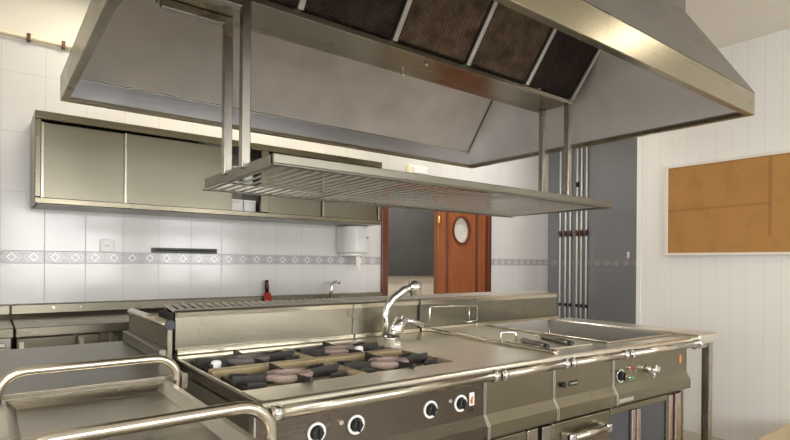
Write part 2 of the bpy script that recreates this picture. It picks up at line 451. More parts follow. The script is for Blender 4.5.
# cork board
ck = thing('corkboard', 'large stained cork notice board in a pale frame on the white right wall', 'notice board', (4.13, 1.3, .07))
MB().box(4.112, 4.13, .52, 1.925, .093, .735).build('cork_panel', 'cork', ck)
MB().box(4.102, 4.13, .50, 1.945, .073, .093).box(4.102, 4.13, .50, 1.945, .735, .755).box(4.102, 4.13, 1.925, 1.945, .093, .735).box(4.102, 4.13, .50, .52, .093, .735).build('frame', 'board_frame', ck, .003)

# ------------------------------------------------------------------ things on the rear wall
# wall cabinet with sliding doors
CX0, CX1, CZ0, CZ1, CY = .188, 2.342, .287, .755, 3.2
cab = thing('wall_cabinet', 'long stainless wall cabinet with sliding doors hung on the tiled rear wall', 'cabinet', (1.26, 3.375, CZ0))
body = MB().box(CX0 + .02, CX1 - .02, 3.53, 3.548, CZ0 + .02, CZ1 - .02)
body.box(CX0 + .01, CX1 - .01, CY + .03, 3.548, CZ0, CZ0 + .018).box(CX0 + .01, CX1 - .01, CY + .03, 3.548, CZ1 - .018, CZ1)
body.box(CX0, CX0 + .018, CY + .03, 3.548, CZ0, CZ1).box(CX1 - .018, CX1, CY + .03, 3.548, CZ0, CZ1).box(1.40, 1.42, CY + .06, 3.53, CZ0 + .018, CZ1 - .018)
body.box(CX0 + .02, CX1 - .02, CY + .07, 3.53, .50, .512)
body.build('carcass', 'dark_steel', cab)
ff = MB().box(CX0, CX1, CY, CY + .03, CZ0, CZ0 + .032).box(CX0, CX1, CY, CY + .03, CZ1 - .042, CZ1)
ff.box(CX0, CX0 + .028, CY, CY + .03, CZ0 + .032, CZ1 - .042).box(CX1 - .03, CX1, CY, CY + .03, CZ0 + .032, CZ1 - .042)
ff.box(1.388, 1.44, CY, CY + .03, CZ0 + .032, CZ1 - .042)
ff.build('front_frame', 'steel_frame', cab, .004)
DZ0, DZ1 = CZ0 + .03, CZ1 - .05
for x0, x1, y in ((.218, .612, CY + .034), (.60, 1.205, CY + .022), (1.44, 1.845, CY + .034), (1.845, 2.315, CY + .020)):
    dd = MB().box(x0, x1, y, y + .014, DZ0, DZ1).build('sliding_door', 'steel_cab', cab, .002)
    MB().box(x0, x0 + .010, y - .004, y, DZ0, DZ1).build('edge_pull', 'steel_post', dd)
# boxes kept in the open bay
for k, (x0, x1, lab) in enumerate(((1.22, 1.30, 'left pale storage box in the open bay of the wall cabinet'), (1.305, 1.385, 'right pale storage box in the open bay of the wall cabinet'))):
    bx = thing('storage_box', lab, 'box', ((x0 + x1) / 2, 3.36, CZ0 + .018), 'pale boxes in the wall cabinet')
    MB().box(x0, x1, 3.28, 3.44, CZ0 + .0185, CZ0 + .095).build('box_body', 'white_plastic', bx, .004)
    MB().box(x0 - .001, x1 + .001, 3.278, 3.442, CZ0 + .095, CZ0 + .112).build('lid', 'white_enamel', bx, .003)
for k, (x0, x1, lab) in enumerate(((1.225, 1.30, 'left grey tin on the upper shelf of the open cabinet bay'), (1.312, 1.383, 'right white tin on the upper shelf of the open cabinet bay'))):
    bx = thing('tin', lab, 'tin', ((x0 + x1) / 2, 3.33, .512), 'tins in the wall cabinet')
    r = (x1 - x0) / 2; c = (x0 + x1) / 2
    MB().cyl((c, 3.33, .5125), (c, 3.33, .60), r, 20).build('tin_body', 'chrome_dull' if k == 0 else 'white_plastic', bx)
    MB().cyl((c, 3.33, .60), (c, 3.33, .612), r * 1.03, 20).build('lid', 'white_enamel', bx)

o = thing('wall_outlet', 'small white power outlet on tiles above the patterned band', 'outlet', (.569, 3.55, .07))
MB().box(.53, .607, 3.541, 3.55, .053, .128).build('plate', 'white_plastic', o, .003)
MB().lathe([(.012, -.003), (.028, -.003), (.028, .004), (.012, .004)], (.569, 3.541, .09), 20, 'Y').build('socket', 'white_enamel', o)
MB().cyl((.561, 3.5405, .09), (.561, 3.5385, .09), .003, 8).cyl((.577, 3.5405, .09), (.577, 3.5385, .09), .003, 8).build('pin_hole', 'black', o)
o = thing('knife_strip', 'black magnetic knife strip fixed to the tiles above the patterned band', 'knife rack', (1.02, 3.55, .056))
MB().box(.815, 1.222, 3.53, 3.55, .055, .086).build('strip', 'black', o, .003)
MB().box(.83, 1.207, 3.527, 3.53, .066, .075).build('magnet', 'black_gap', o)

# paper towel dispenser
o = thing('towel_dispenser', 'white centre-feed paper towel dispenser on the wall under the cabinet', 'dispenser', (2.265, 3.47, .055))
pts = [(2.155, 3.548)] + [(2.265 + .11 * math.cos(math.radians(a)), 3.46 + .11 * math.sin(math.radians(a)) ) for a in range(180, 361, 15)] + [(2.375, 3.548)]
MB().prism(pts, .075, .285, 'Z').build('cover', 'white_plastic', o, .012)
MB().prism([(2.265 + (x - 2.265) * .8, 3.52 + (y - 3.52) * .8) for x, y in pts], .052, .075, 'Z').build('outlet_cone', 'white_enamel', o, .008)
MB().box(2.25, 2.265, 3.40, 3.42, .285, .302).build('latch', 'black', o, .002)
MB().box(2.315, 2.335, 3.358, 3.362, .19, .20).build('small_badge', 'dark_steel', o)
tl = MB().tube([(2.29, 3.45, .055), (2.305, 3.448, .02), (2.295, 3.44, -.02), (2.315, 3.44, -.065)], [.014, .03, .018, .005], 7)
for v in tl.bm.verts: v.co.y = 3.445 + (v.co.y - 3.445) * .3
tl.build('paper_tail', 'paper', o)

# emergency light above the doorway
o = thing('emergency_light', 'cream emergency light box on the rear wall above the doorway', 'light', (2.95, 3.55, .75))
MB().box(2.85, 3.06, 3.505, 3.55, .765, .845).build('housing', 'cream_plastic', o, .01)
MB().box(2.89, 3.05, 3.492, 3.506, .775, .835).build('diffuser', 'white_enamel', o, .006)

# conduit along the top left of the rear wall
o = thing('conduit', 'thin beige conduit pipe along the top of the rear tiles', 'pipe', (-.5, 3.53, 1.205))
MB().cyl((-2.99, 3.525, 1.218), (1.9, 3.525, 1.222), .011, 10).build('tube', 'cream_plastic', o)
for x in (.176, .338, -.6, 1.2): MB().box(x - .009, x + .009, 3.51, 3.55, 1.200, 1.24).build('clamp', 'brass_red', o, .003)

# ------------------------------------------------------------------ rear counters
def rear_counter(x0, x1, label, doors, z=0.0):
    c = thing('refrigerated_counter', label, 'counter', ((x0 + x1) / 2, 3.26, FL), 'steel counters along the rear wall')
    MB().prism([(2.985, -.357 + z), (2.985, -.312 + z), (3.49, -.312 + z), (3.49, -.335 + z), (3.02, -.335 + z), (3.02, -.357 + z)], x0, x1).build('worktop', 'steel_splash', c, .004)
    MB().prism([(3.49, -.335 + z), (3.49, -.312 + z), (3.515, -.29 + z), (3.515, -.243 + z), (3.548, -.238 + z), (3.548, -.335 + z)], x0, x1).build('upstand', 'steel_splash', c, .003)
    MB().box(x0 + .01, x1 - .01, 3.03, 3.53, FL + .12, -.336 + z).build('body', 'dark_steel', c)
    for a, b, mat in doors:
        d = MB().box(a, b, 3.005, 3.03, FL + .14, -.362 + z).build('door', mat, c, .004)
        MB().box(a + .01, a + .028, 2.998, 3.005, FL + .2, -.38 + z).build('edge_grip', 'chrome_dull', d)
    for a in (x0 + .06, x1 - .06):
        for y in (3.08, 3.48): MB().cyl((a, y, FL), (a, y, FL + .12), .02, 10).build('leg', 'chrome_dull', c)
    return c
rc = rear_counter(.108, 2.586, 'stainless rear counter with upstand and tap, right of the seam', [(.113, .352, 'steel_cab'), (.356, .455, 'steel_front'), (.505, 1.1, 'steel_cab'), (1.11, 1.70, 'steel_cab'), (1.71, 2.3, 'steel_cab')])
for x in (.30, .43, 1.0): MB().cyl((x, 3.514, -.262), (x, 3.509, -.262), .006, 10).build('screw', 'chrome_dull', rc)
MB().box(2.0, 2.45, 3.10, 3.40, -.3118, -.309).build('sink_rim', 'steel_rail', rc, .001)
rc2 = rear_counter(-1.4, .102, 'stainless rear counter at the left edge, left of the seam', [(-1.3, -.62, 'steel_cab'), (-.6, .04, 'steel_cab')])
for k in range(6): MB().box(-.02, .068, 2.996, 3.004, -.395 - .024 * k, -.383 - .024 * k).build('vent_slat', 'white_enamel', rc2)

o = thing('sink_tap', 'small curved chrome tap on the rear counter below the towel dispenser', 'tap', (2.05, 3.44, -.312))
MB().cyl((2.05, 3.44, -.312), (2.05, 3.44, -.275), .02).build('base', 'chrome_dull', o)
MB().tube([(2.05, 3.44, -.28), (2.052, 3.44, -.20)] + arc((2.10, 3.44, -.19), .045, 180, 55, 8), .012, 12).build('spout', 'chrome_dull', o)
MB().box(2.13, 2.16, 3.42, 3.46, -.312, -.255).build('lever', 'dark_steel', o, .006)
o = thing('scraper', 'scraper with red blade and black-red handle standing against the rear upstand', 'scraper', (1.567, 3.47, -.31))
MB().hexa([(1.532, 3.455, -.308), (1.602, 3.455, -.308), (1.602, 3.475, -.308), (1.532, 3.475, -.308), (1.542, 3.50, -.212), (1.592, 3.50, -.212), (1.592, 3.508, -.212), (1.542, 3.508, -.212)]).build('blade', 'red', o, .003)
MB().tube([(1.567, 3.505, -.214), (1.567, 3.507, -.175), (1.567, 3.509, -.125)], [.013, .016, .012], 10).build('handle', 'black', o)
MB().tube([(1.567, 3.491, -.185), (1.567, 3.493, -.14)], .006, 8).build('handle_inlay', 'red', o)

# gas pipes on the recess wall
YP = [3.382, 3.315, 3.259, 3.179, 3.129, 3.071]
TOPS = [.60, .96, .60, .95, .60, .60]
for k, (y, tp) in enumerate(zip(YP, TOPS)):
    nm = ['nearest the rear wall corner', 'second from the corner, with a high valve', 'third from the rear corner', 'fourth from the corner, with a high valve', 'second from the open side', 'farthest from the rear corner'][k]
    o = thing('gas_pipe', 'thin white gas pipe on the shaded tiles, ' + nm, 'pipe', (4.825, y, FL), 'gas pipes on the grey recess wall')
    MB().cyl((4.825, y, FL), (4.825, y, 1.3), .0085, 10).build('tube', 'white_paint', o)
    v = MB().cyl((4.825, y, .295), (4.825, y, .355), .015, 10).build('valve_body', 'brass_red', o)
    MB().box(4.797, 4.807, y - .026, y + .012, .325, .34).cyl((4.825, y, .332), (4.802, y, .332), .007, 8).build('valve_lever', 'brass_red', v)
    MB().cyl((4.825, y, -.438), (4.825, y, -.405), .013, 10).box(4.825, 4.846, y - .004, y + .004, -.428, -.418).build('wall_clip', 'black', o)
    if tp > .7:
        MB().cyl((4.825, y, tp - .03 - (.12 if k == 3 else 0)), (4.825, y, tp + .02 - (.12 if k == 3 else 0)), .017, 10).build('upper_valve', 'black', o)
o = thing('wall_hook', 'tiny white hook on the shaded recess wall tiles above the band', 'hook', (4.846, 2.634, .06))
MB().box(4.838, 4.846, 2.622, 2.646, .06, .125).build('plate', 'white_plastic', o, .002)
MB().tube([(4.838, 2.634, .085), (4.822, 2.634, .07), (4.815, 2.634, .085)], .004, 6).build('hook', 'white_plastic', o)

# ------------------------------------------------------------------ extraction hood
HX0, HX1, HY0, HY1 = .245, 2.75, .905, 2.67
hood = thing('extraction_hood', 'huge stainless island extraction hood hanging from the ceiling over the cooking line', 'extractor hood', (1.5, 1.79, .68))
I = .03
MB().ring((HX0, HX1, HY0, HY1), (HX0 + I, HX1 - I, HY0 + I, HY1 - I), .682, .785).build('rim', 'steel_lip', hood, .003)
PX0, PX1, PY0, PY1, PZ = .50, 2.50, 1.10, 2.45, 1.15
sh = MB()
def rect(q, z): return [sh.bm.verts.new(p) for p in ((q[0], q[2], z), (q[1], q[2], z), (q[1], q[3], z), (q[0], q[3], z))]
a = rect((HX0, HX1, HY0, HY1), .785); b = rect((PX0, PX1, PY0, PY1), PZ)
a2 = rect((HX0 + .004, HX1 - .004, HY0 + .004, HY1 - .004), .785); b2 = rect((PX0 + .004, PX1 - .004, PY0 + .004, PY1 - .004), PZ)
for k in range(4):
    j = (k + 1) % 4
    sh.bm.faces.new((a[k], a[j], b[j], b[k])); sh.bm.faces.new((a2[j], a2[k], b2[k], b2[j]))
    sh.bm.faces.new((a[k], a[j], a2[j], a2[k])); sh.bm.faces.new((b[k], b[j], b2[j], b2[k]))
sh.build('canopy', 'steel_hood', hood)
MB().ring((PX0, PX1, PY0, PY1), (PX0 + .004, PX1 - .004, PY0 + .004, PY1 - .004), PZ, CE - .002).build('plenum', 'steel_hood', hood)
# liner: four sloped panels inside, plus a short upright skirt and the closing roof
LX0, LX1, LY0, LY1 = HX0 + I + .002, HX1 - I - .002, HY0 + I + .002, HY1 - I - .002
TX0, TX1, TY0, TY1, TZ = .445, 2.507, 1.17, 2.19, 1.13
def quad_panel(P, name, mat, th=.003):
    mb = MB(); n = (Vector(P[1]) - Vector(P[0])).cross(Vector(P[3]) - Vector(P[0])).normalized() * th
    mb.hexa([P[0], P[1], P[2], P[3]] + [tuple(Vector(p) + n) for p in P]); return mb.build(name, mat, hood)
S = .785
L0 = [(LX0, LY0, S), (LX1, LY0, S), (LX1, LY1, S), (LX0, LY1, S)]
T0 = [(TX0, TY0, TZ), (TX1, TY0, TZ), (TX1, TY1, TZ), (TX0, TY1, TZ)]
nm = ['liner_panel'] * 4
for k in range(4):
    j = (k + 1) % 4
    if k != 1: quad_panel([L0[k], L0[j], T0[j], T0[k]], 'liner_panel', 'steel_liner')
xm = LX1 - (LX1 - TX1) * (S - .702) / (TZ - .702)
P5 = [(LX1, LY0, .702), (LX1, LY1, .702), (xm, LY1, S), T0[2], T0[1], (xm, LY0, S)]
mb = MB(); n5 = Vector((TZ - .702, 0, LX1 - TX1)).normalized() * .003
A = [mb.bm.verts.new(p) for p in P5]; B = [mb.bm.verts.new(Vector(p) + n5) for p in P5]
mb.bm.faces.new(A); mb.bm.faces.new(B[::-1])
for k in range(6): mb.bm.faces.new((A[k], B[k], B[(k + 1) % 6], A[(k + 1) % 6]))
mb.build('liner_panel', 'steel_liner', hood)
for k in (1, 2, 3, 0):
    a, b = Vector(L0[k]) if k in (0, 3) else Vector((xm, L0[k][1], S)), Vector(T0[k]); n = Vector((1 if k in (0, 3) else -1, 1 if k < 2 else -1, -1)) * .002
    MB().tube([a + n, b + n], .0028, 6).build('seam', 'black_gap', hood)
MB().box(LX0, LX1, LY1 - .006, LY1 - .001, S - .004, S + .001).box(LX1 - .006, LX1 - .001, LY0, LY1 - .006, S - .004, S + .001).build('skirt_bead', 'steel_rail', hood)
sk = MB().ring((LX0, LX1, LY0, LY1), (LX0 + .002, LX1 - .002, LY0 + .002, LY1 - .002), .70, S)
sk.build('skirt', 'steel_skirt', hood)
MB().box(TX0, TX1, 1.93, TY1, TZ, TZ + .004).box(TX0, TX1, TY0, 1.52, TZ + .13, TZ + .135).ring((TX0 - .003, TX1 + .003, TY0, TY1), (TX0, TX1, TY0 + .004, TY1 - .004), TZ, TZ + .14).build('liner_roof', 'dark_steel', hood)
# grease trough
TRY0, TRY1, TRZ = 1.70, 1.915, .872
MB().box(.447, 2.505, TRY0, TRY1, TRZ, TRZ + .004).box(.447, 2.505, TRY1 - .004, TRY1, TRZ + .004, TZ).box(.447, .452, TRY0, TRY1, TRZ + .004, 1.0).box(2.50, 2.505, TRY0, TRY1, TRZ + .004, 1.0).build('grease_trough', 'steel_lip', hood)
MB().box(.447, 2.505, TRY0 - .006, TRY0, TRZ - .002, TRZ + .022).build('trough_edge', 'steel_rail', hood)
for x, y in ((1.498, 1.893), (1.498, 1.729)):
    MB().cyl((x, y, TRZ), (x, y, TRZ - .014), .011, 6).cyl((x, y, TRZ), (x, y, TRZ - .022), .005, 8).build('bolt', 'chrome_dull', hood)
FB, FT = (1.698, .897), (1.44, 1.245)        # filter bank bottom and top in (y, z)
fd = Vector((FT[0] - FB[0], FT[1] - FB[1])).normalized(); fn = Vector((-fd.y, fd.x)) if True else None
if fn.y > 0: fn = -fn                          # points down and to the front
def slab(x0, x1, s0, s1, h0, h1):
    P = [(FB[0] + fd.x * s + fn.x * h, FB[1] + fd.y * s + fn.y * h) for s, h in ((s0, h0), (s1, h0), (s1, h1), (s0, h1))]
    return MB().prism(P, x0, x1)
FLEN = (Vector(FT) - Vector(FB)).length
XD = [.456, .869, 1.288, 1.702, 2.116, 2.497]
for k, x in enumerate(XD): slab(x - .011, x + .011, .004, FLEN, -.006, .020).build('filter_rail', 'filt_rail', hood)
FLAB = ['greasy black baffle filter in the hood, leftmost of the row', 'dark filter with greasy sparkle in the hood, second from left',
        'brown mesh filter in the middle of the hood filter row', 'brown mesh filter in the hood, second from the right end', 'almost black filter at the right end of the hood filter row']
for k in range(5):
    x0, x1 = XD[k] + .012, XD[k + 1] - .012
    o = thing('grease_filter', FLAB[k], 'filter', ((x0 + x1) / 2, FB[0], FB[1]), 'grease filters in the hood')
    slab(x0 + .008, x1 - .008, .014, FLEN - .014, -.002, .010).build('mesh_pad', ['filt_a', 'filt_a', 'filt_b', 'filt_b', 'filt_c'][k], o)
    e = ['filt_a', 'filt_a', 'filt_b', 'filt_b', 'filt_c'][k]
    f = slab(x0, x0 + .008, .006, FLEN - .006, -.004, .013)
    for q in ((x1 - .008, x1, .006, FLEN - .006), (x0 + .008, x1 - .008, .006, .014), (x0 + .008, x1 - .008, FLEN - .014, FLEN - .006)):
        P = [(FB[0] + fd.x * s + fn.x * h, FB[1] + fd.y * s + fn.y * h) for s, h in ((q[2], -.004), (q[3], -.004), (q[3], .013), (q[2], .013))]
        f.prism(P, q[0], q[1])
    f.build('rim', 'filt_c', o)

# ------------------------------------------------------------------ hanging shelf
SX0, SX1, SY0, SY1, SZ0, SZ1 = .678, 2.545, 1.475, 2.145, .292, .327
shelf = thing('hanging_shelf', 'slatted stainless shelf hung on square posts below the hood', 'shelf', (1.6, 1.81, SZ0))
MB().box(SX0, SX1, SY0, SY0 + .012, SZ0 + .006, SZ1).box(SX0, SX1, SY0, SY0 + .03, SZ0, SZ0 + .006).build('near_rail', 'steel_shelf', shelf, .002)
MB().box(SX0, SX1, SY1 - .006, SY1, SZ0 - .008, SZ1 - .004).box(SX0, SX1, SY1 - .035, SY1 - .006, SZ0 - .008, SZ0 - .003).build('far_rail', 'steel_shelf', shelf, .002)
for x in (SX0, SX1 - .012): MB().box(x, x + .012, SY0 + .03, SY1 - .035, SZ0 - .002, SZ1 - .001).build('end_plate', 'steel_shelf', shelf, .002)
sl = MB(); ns = 45
for k in range(ns):
    x = SX0 + .035 + (SX1 - SX0 - .07) * k / (ns - 1)
    a, b = SZ0 + .008, SZ0 - .002
    sl.hexa([(x - .006, SY0 + .012, a), (x + .005, SY0 + .012, a), (x + .005, SY1 - .008, b), (x - .005, SY1 - .008, b),
             (x - .005, SY0 + .012, a + .004), (x + .005, SY0 + .012, a + .004), (x + .005, SY1 - .008, b + .004), (x - .005, SY1 - .008, b + .004)])
sl.build('slat_rack', 'steel_slat', shelf)
for x in (1.24, 1.9): MB().box(x, x + .006, SY0 + .012, SY1 - .006, SZ0 + .012, SZ0 + .028).build('cross_brace', 'dark_steel', shelf)
for x in (SX0 - .014, 2.478):
    for y in (1.705, 1.870):
        p = MB().box(x, x + .03, y - .015, y + .015, SZ0 + .02, TRZ - .001)
        if x < 1: p.box(.452, x, y - .015, y + .015, TRZ - .031, TRZ - .001)
        p.build('post', 'steel_post', shelf, .003)

# ------------------------------------------------------------------ cooking line
SKEW[0] = True
WT = -.348                     # worktop
YS = 2.05                      # splashback front
def front_profile(yb, zb):     # y,z outline of the control fascia, closed towards the back
    return [(1.17, -.386), (1.17, -.520), (1.150, -.553), (1.150, -.596), (1.178, -.606), (1.178, zb), (yb, zb), (yb, -.386)]
def handrail(root, x0, x1):
    hr = MB().cyl((x0 + .004, 1.105, -.372), (x1 - .004, 1.105, -.372), .0165, 20).build('handrail', 'steel_rail', root)
    for a in (x0 + .010, x1 - .032):
        MB().cyl((a, 1.105, -.372), (a + .022, 1.105, -.372), .0205, 20).build('collar', 'chrome', hr)
        MB().box(a + .006, a + .016, 1.105, 1.15, -.386, -.366).build('bracket', 'chrome_dull', hr)
    return hr
def worktop(root, x0, x1, hole=None, mat='steel_top', y1=YS):
    nose = [(1.153 + .018 * math.cos(math.radians(a)), WT - .018 + .018 * math.sin(math.radians(a))) for a in range(90, 271, 15)]
    yn = 1.30 if hole is None else hole[2] - .006
    mb = MB().prism([(yn, WT)] + nose + [(yn, WT - .036)], x0, x1)
    if hole is None: mb.box(x0, x1, 1.30, y1, WT - .036, WT)
    else:
        hx0, hx1, hy0, hy1 = hole; hx0 -= .006; hx1 += .006; hy1 += .006
        hy0 -= .006; mb.box(x0, hx0, hy0, hy1, WT - .036, WT).box(hx1, x1, hy0, hy1, WT - .036, WT).box(x0, x1, hy1, y1, WT - .036, WT)
    return mb.build('worktop', mat, root)
def flue(root, x0, x1, pitch, slots=True, name='splashback'):
    yb = YS + .15; z0, z1 = -.190, -.172
    mb = MB().prism([(YS, WT), (YS, z0), (YS + .03, z0 + .002), (YS + .03, z0 - .03), (yb - .012, z1 - .035), (yb - .012, z1 - .002), (yb, z1), (yb, FL + .15), (YS + .13, FL + .15), (YS + .13, WT)], x0, x1)
    s = mb.build(name, 'steel_splash', root, .002)
    MB().box(x0 + .003, x1 - .003, YS - .02, YS - .001, WT + .001, WT + .022).build('base_strip', 'steel_rail', root, .003)
    MB().prism([(YS - .008, z0 - .018), (YS - .010, z0), (YS - .004, z0 + .008), (YS + .032, z0 + .010), (YS + .032, z0 + .003), (YS - .0005, z0 + .001), (YS - .0005, z0 - .018)], x0 + .001, x1 - .001).build('top_lip', 'steel_rail', s)
    g = MB(); n = max(2, int((x1 - x0 - .02) / pitch))
    for k in range(n + 1):
        x = x0 + .008 + (x1 - x0 - .016) * k / n
        w_ = pitch * .27; a, b = z0 + .004, z1 - .001
        g.hexa([(x - w_, YS + .03, a - .002), (x + w_, YS + .03, a - .002), (x + w_, yb - .008, b - .002), (x - w_, yb - .008, b - .002),
                (x - w_, YS + .03, a + .004), (x + w_, YS + .03, a + .004), (x + w_, yb - .008, b + .004), (x - w_, yb - .008, b + .004)])
    g.build('flue_grille', 'steel_slat', s)
    MB().hexa([(x0 + .004, YS + .032, z0 - .006), (x1 - .004, YS + .032, z0 - .006), (x1 - .004, yb - .013, z1 - .009), (x0 + .004, yb - .013, z1 - .009),
               (x0 + .004, YS + .032, z0 - .003), (x1 - .004, YS + .032, z0 - .003), (x1 - .004, yb - .013, z1 - .006), (x0 + .004, yb - .013, z1 - .006)]).build('grille_shade_sheet', 'black_gap', s)  # black sheet painting in the darkness below the slots
    return s
def knob(root, x, z, y=1.17, bez='white_enamel', r=.028, kmat='black'):
    k = MB().lathe([(r * .74, -.003), (r, -.003), (r, .003), (r * .74, .003)], (x, y - .0035, z), 28, 'Y').build('knob', bez, root, .001)
    MB().cyl((x, y - .001, z), (x, y - .020, z), r * .70, 6, r * .60).build('grip', kmat, k, .002)
    MB().box(x - .003, x + .003, y - .026, y - .019, z - r * .60, z + r * .60).build('pointer', kmat, k, .001)
    return k
def fascia(root, x0, x1, zb, yb=1.26, mat='steel_front'):
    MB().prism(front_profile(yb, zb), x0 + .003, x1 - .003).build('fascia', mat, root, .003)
    for x in (x0 + .0005, x1 - .0055):
        MB().prism([(1.165, -.387), (1.165, -.520), (1.145, -.554), (1.145, -.600), (1.174, -.610), (1.174, zb), (1.19, zb), (1.19, -.387)], x, x + .005).build('edge_trim', 'chrome_dull', root)

# ---- gas range
R0, R1 = .535, 1.358
rng = thing('gas_range', 'four-burner stainless gas range with black cast grates at left of cooking line', 'stove', ((R0 + R1) / 2, 1.6, FL))
HX = (.549, 1.318, 1.285, 1.955)
worktop(rng, R0 + .012, R1, HX)
MB().box(R0, R0 + .0118, 1.16, YS, WT - .045, WT - .0015).build('side_flange', 'steel_range', rng, .003)  # edge strip in dark steel, painting in the dark it reflects
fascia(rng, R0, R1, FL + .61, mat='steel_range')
body = MB().box(R0, R0 + .012, 1.19, YS + .12, FL + .12, WT - .037).box(R1 - .014, R1 - .002, 1.262, YS + .12, FL + .12, WT - .037).box(R0 + .012, R1 - .014, YS + .10, YS + .12, FL + .12, WT - .037).box(R0 + .012, R1 - .014, 1.262, YS + .11, FL + .12, FL + .14)
body.build('body', 'dark_steel', rng)
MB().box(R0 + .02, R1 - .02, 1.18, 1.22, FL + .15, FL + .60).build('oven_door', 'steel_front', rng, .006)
MB().cyl((R0 + .08, 1.135, FL + .55), (R1 - .08, 1.135, FL + .55), .014, 14).cyl((R0 + .12, 1.135, FL + .55), (R0 + .12, 1.18, FL + .55), .008, 8).cyl((R1 - .12, 1.135, FL + .55), (R1 - .12, 1.18, FL + .55), .008, 8).build('oven_handle', 'steel_rail', rng)
for x in (R0 + .06, R1 - .06):
    for y in (1.3, 2.05): MB().cyl((x, y, FL), (x, y, FL + .12), .022, 12).build('leg', 'chrome_dull', rng)
MB().box(HX[0], HX[1], HX[2], HX[3], WT - .034, WT - .0245).box(HX[0], HX[0] + .004, HX[2], HX[3], WT - .024, WT - .003).box(HX[1] - .004, HX[1], HX[2], HX[3], WT - .024, WT - .003).build('burner_pan', 'grease_pan', rng)
pl = MB().box(.920, .960, HX[2], HX[3], WT - .024, WT + .002).box(HX[0] + .01, HX[1] - .01, 1.592, 1.646, WT - .024, WT + .008)
pl.build('pan_divider', 'grease_bar', rng, .006)
handrail(rng, R0 + .012, R1)
flue(rng, .555, 1.336, .031)
MB().box(.535, .553, YS + .005, YS + .16, WT + .001, -.19).build('splashback_end', 'black_gap', rng, .003)
for x in (.713, .839, 1.116, 1.246): knob(rng, x, -.462)
for x in (.79, 1.20): MB().cyl((x, 1.171, -.448), (x, 1.164, -.448), .007, 10).build('pilot_button', 'chrome_dull', rng)
st = MB().box(1.288, 1.311, 1.1675, 1.17, -.478, -.434).build('flame_sticker', 'white_enamel', rng, .004)
MB().tube([(1.2995, 1.167, -.472), (1.296, 1.167, -.461), (1.301, 1.167, -.450), (1.2995, 1.167, -.443)], [.003, .006, .0035, .0005], 8).build('flame_print', 'orange', st)
for x in (1.288, 1.296, 1.304): MB().box(x, x + .004, 1.1688, 1.17, -.500, -.488).build('print_mark', 'black', rng)
BUR = [(.748, 1.425), (1.128, 1.425), (.750, 1.81), (1.132, 1.80)]
for k, (x, y) in enumerate(BUR):
    mat = 'burner_dark' if k == 2 else 'burner_rust'
    b = MB().cyl((x, y, WT - .024), (x, y, WT - .008), .05, 24).build('burner', 'grease_pan', rng)
    MB().lathe([(.040, 0), (.074, 0), (.078, .010), (.070, .018), (.044, .018)], (x, y, WT - .010), 32, 'Z').build('flame_ring', mat, b)
    MB().cyl((x, y, WT - .010), (x, y, WT + .001), .022, 16).build('centre_cap', 'grease_pan', b)
for x, y in ((.612, 1.735), (1.175, 1.72)):
    MB().cyl((x, y, WT - .022), (x, y, WT + .010), .017, 16).ball((x, y, WT + .010), .017, 1, 1, .5).build('white_cap', 'white_enamel', rng)
# loose cast grates
def blade(mb, x0, y0, x1, y1, h0, h1, w=.011, z=WT - .022):
    d = Vector((x1 - x0, y1 - y0)).normalized(); n = Vector((-d.y, d.x)) * w / 2
    P = [(x0 + n.x, y0 + n.y), (x0 - n.x, y0 - n.y), (x1 - n.x, y1 - n.y), (x1 + n.x, y1 + n.y)]
    mb.hexa([(p[0], p[1], z) for p in P] + [(P[0][0], P[0][1], z + h0), (P[1][0], P[1][1], z + h0), (P[2][0], P[2][1], z + h1), (P[3][0], P[3][1], z + h1)])
GL = ['front-left cast iron grate over the rusty burner ring beside the left range edge', 'front-right cast iron grate on the range nearest the plain worktop front',
      'rear-left cast iron grate over the sooty dark burner ring', 'rear-right cast iron grate on the range close to the tap']
g0 = None
for k, (x, y) in enumerate(BUR):
    x, y = BUR[k]
    loc = (x, y, WT - .0235)
    if g0 is None:
        g0 = thing('burner_grate', GL[0], 'grate', loc, 'cast grates on the gas range')
        hw, hd = .163, .150
        mb = MB()
        for sx in (-1, 1): blade(mb, x + sx * hw, y - hd, x + sx * hw, y + hd, .014, .014, .008)
        for sy in (-1, 1): blade(mb, x - hw, y + sy * hd, x + hw, y + sy * hd, .008, .008, .008)
        mb.build('outer_frame', 'black_iron', g0, .002)
        for dx, dy in ((1, 0), (-1, 0), (0, 1), (0, -1)):
            mb = MB(); blade(mb, x + dx * (hw + .016), y + dy * (hd + .016), x + dx * .045, y + dy * .045, .037, .031, .008)
            mb.build('finger', 'black_iron', g0, .002)
        for dx, dy in ((1, 1), (-1, 1), (1, -1), (-1, -1)):
            mb = MB(); blade(mb, x + dx * hw, y + dy * .085, x + dx * .105, y + dy * .085, .030, .024, .0075)
            mb.build('prong', 'black_iron', g0, .002)
    else: dup(g0, (loc[0], loc[1] + skew(x, y) - skew(*BUR[0]), loc[2]), GL[k])

# ---- neutral unit with the tap
N0, N1 = 1.360, 1.736
neu = thing('work_unit', 'plain stainless worktop unit between the gas range and the fryer', 'kitchen unit', ((N0 + N1) / 2, 1.6, FL))
worktop(neu, N0, N1); fascia(neu, N0, N1, FL + .61)
MB().box(N0 + .002, N0 + .012, 1.262, YS + .12, FL + .12, WT - .037).box(N1 - .012, N1 - .002, 1.262, YS + .12, FL + .12, WT - .037).box(N0 + .012, N1 - .012, YS + .10, YS + .12, FL + .12, WT - .037).build('body', 'dark_steel', neu)
MB().box(N0 + .004, N1 - .139, 1.18, 1.22, FL + .14, FL + .605).build('door', 'steel_front', neu, .004)
MB().box(N1 - .137, N1 - .078, 1.176, 1.22, FL + .14, FL + .605).build('corner_post', 'steel_post', neu, .004)
MB().box(N1 - .077, N1 - .060, 1.20, 1.22, FL + .14, FL + .605).build('door_gap', 'black_gap', neu)
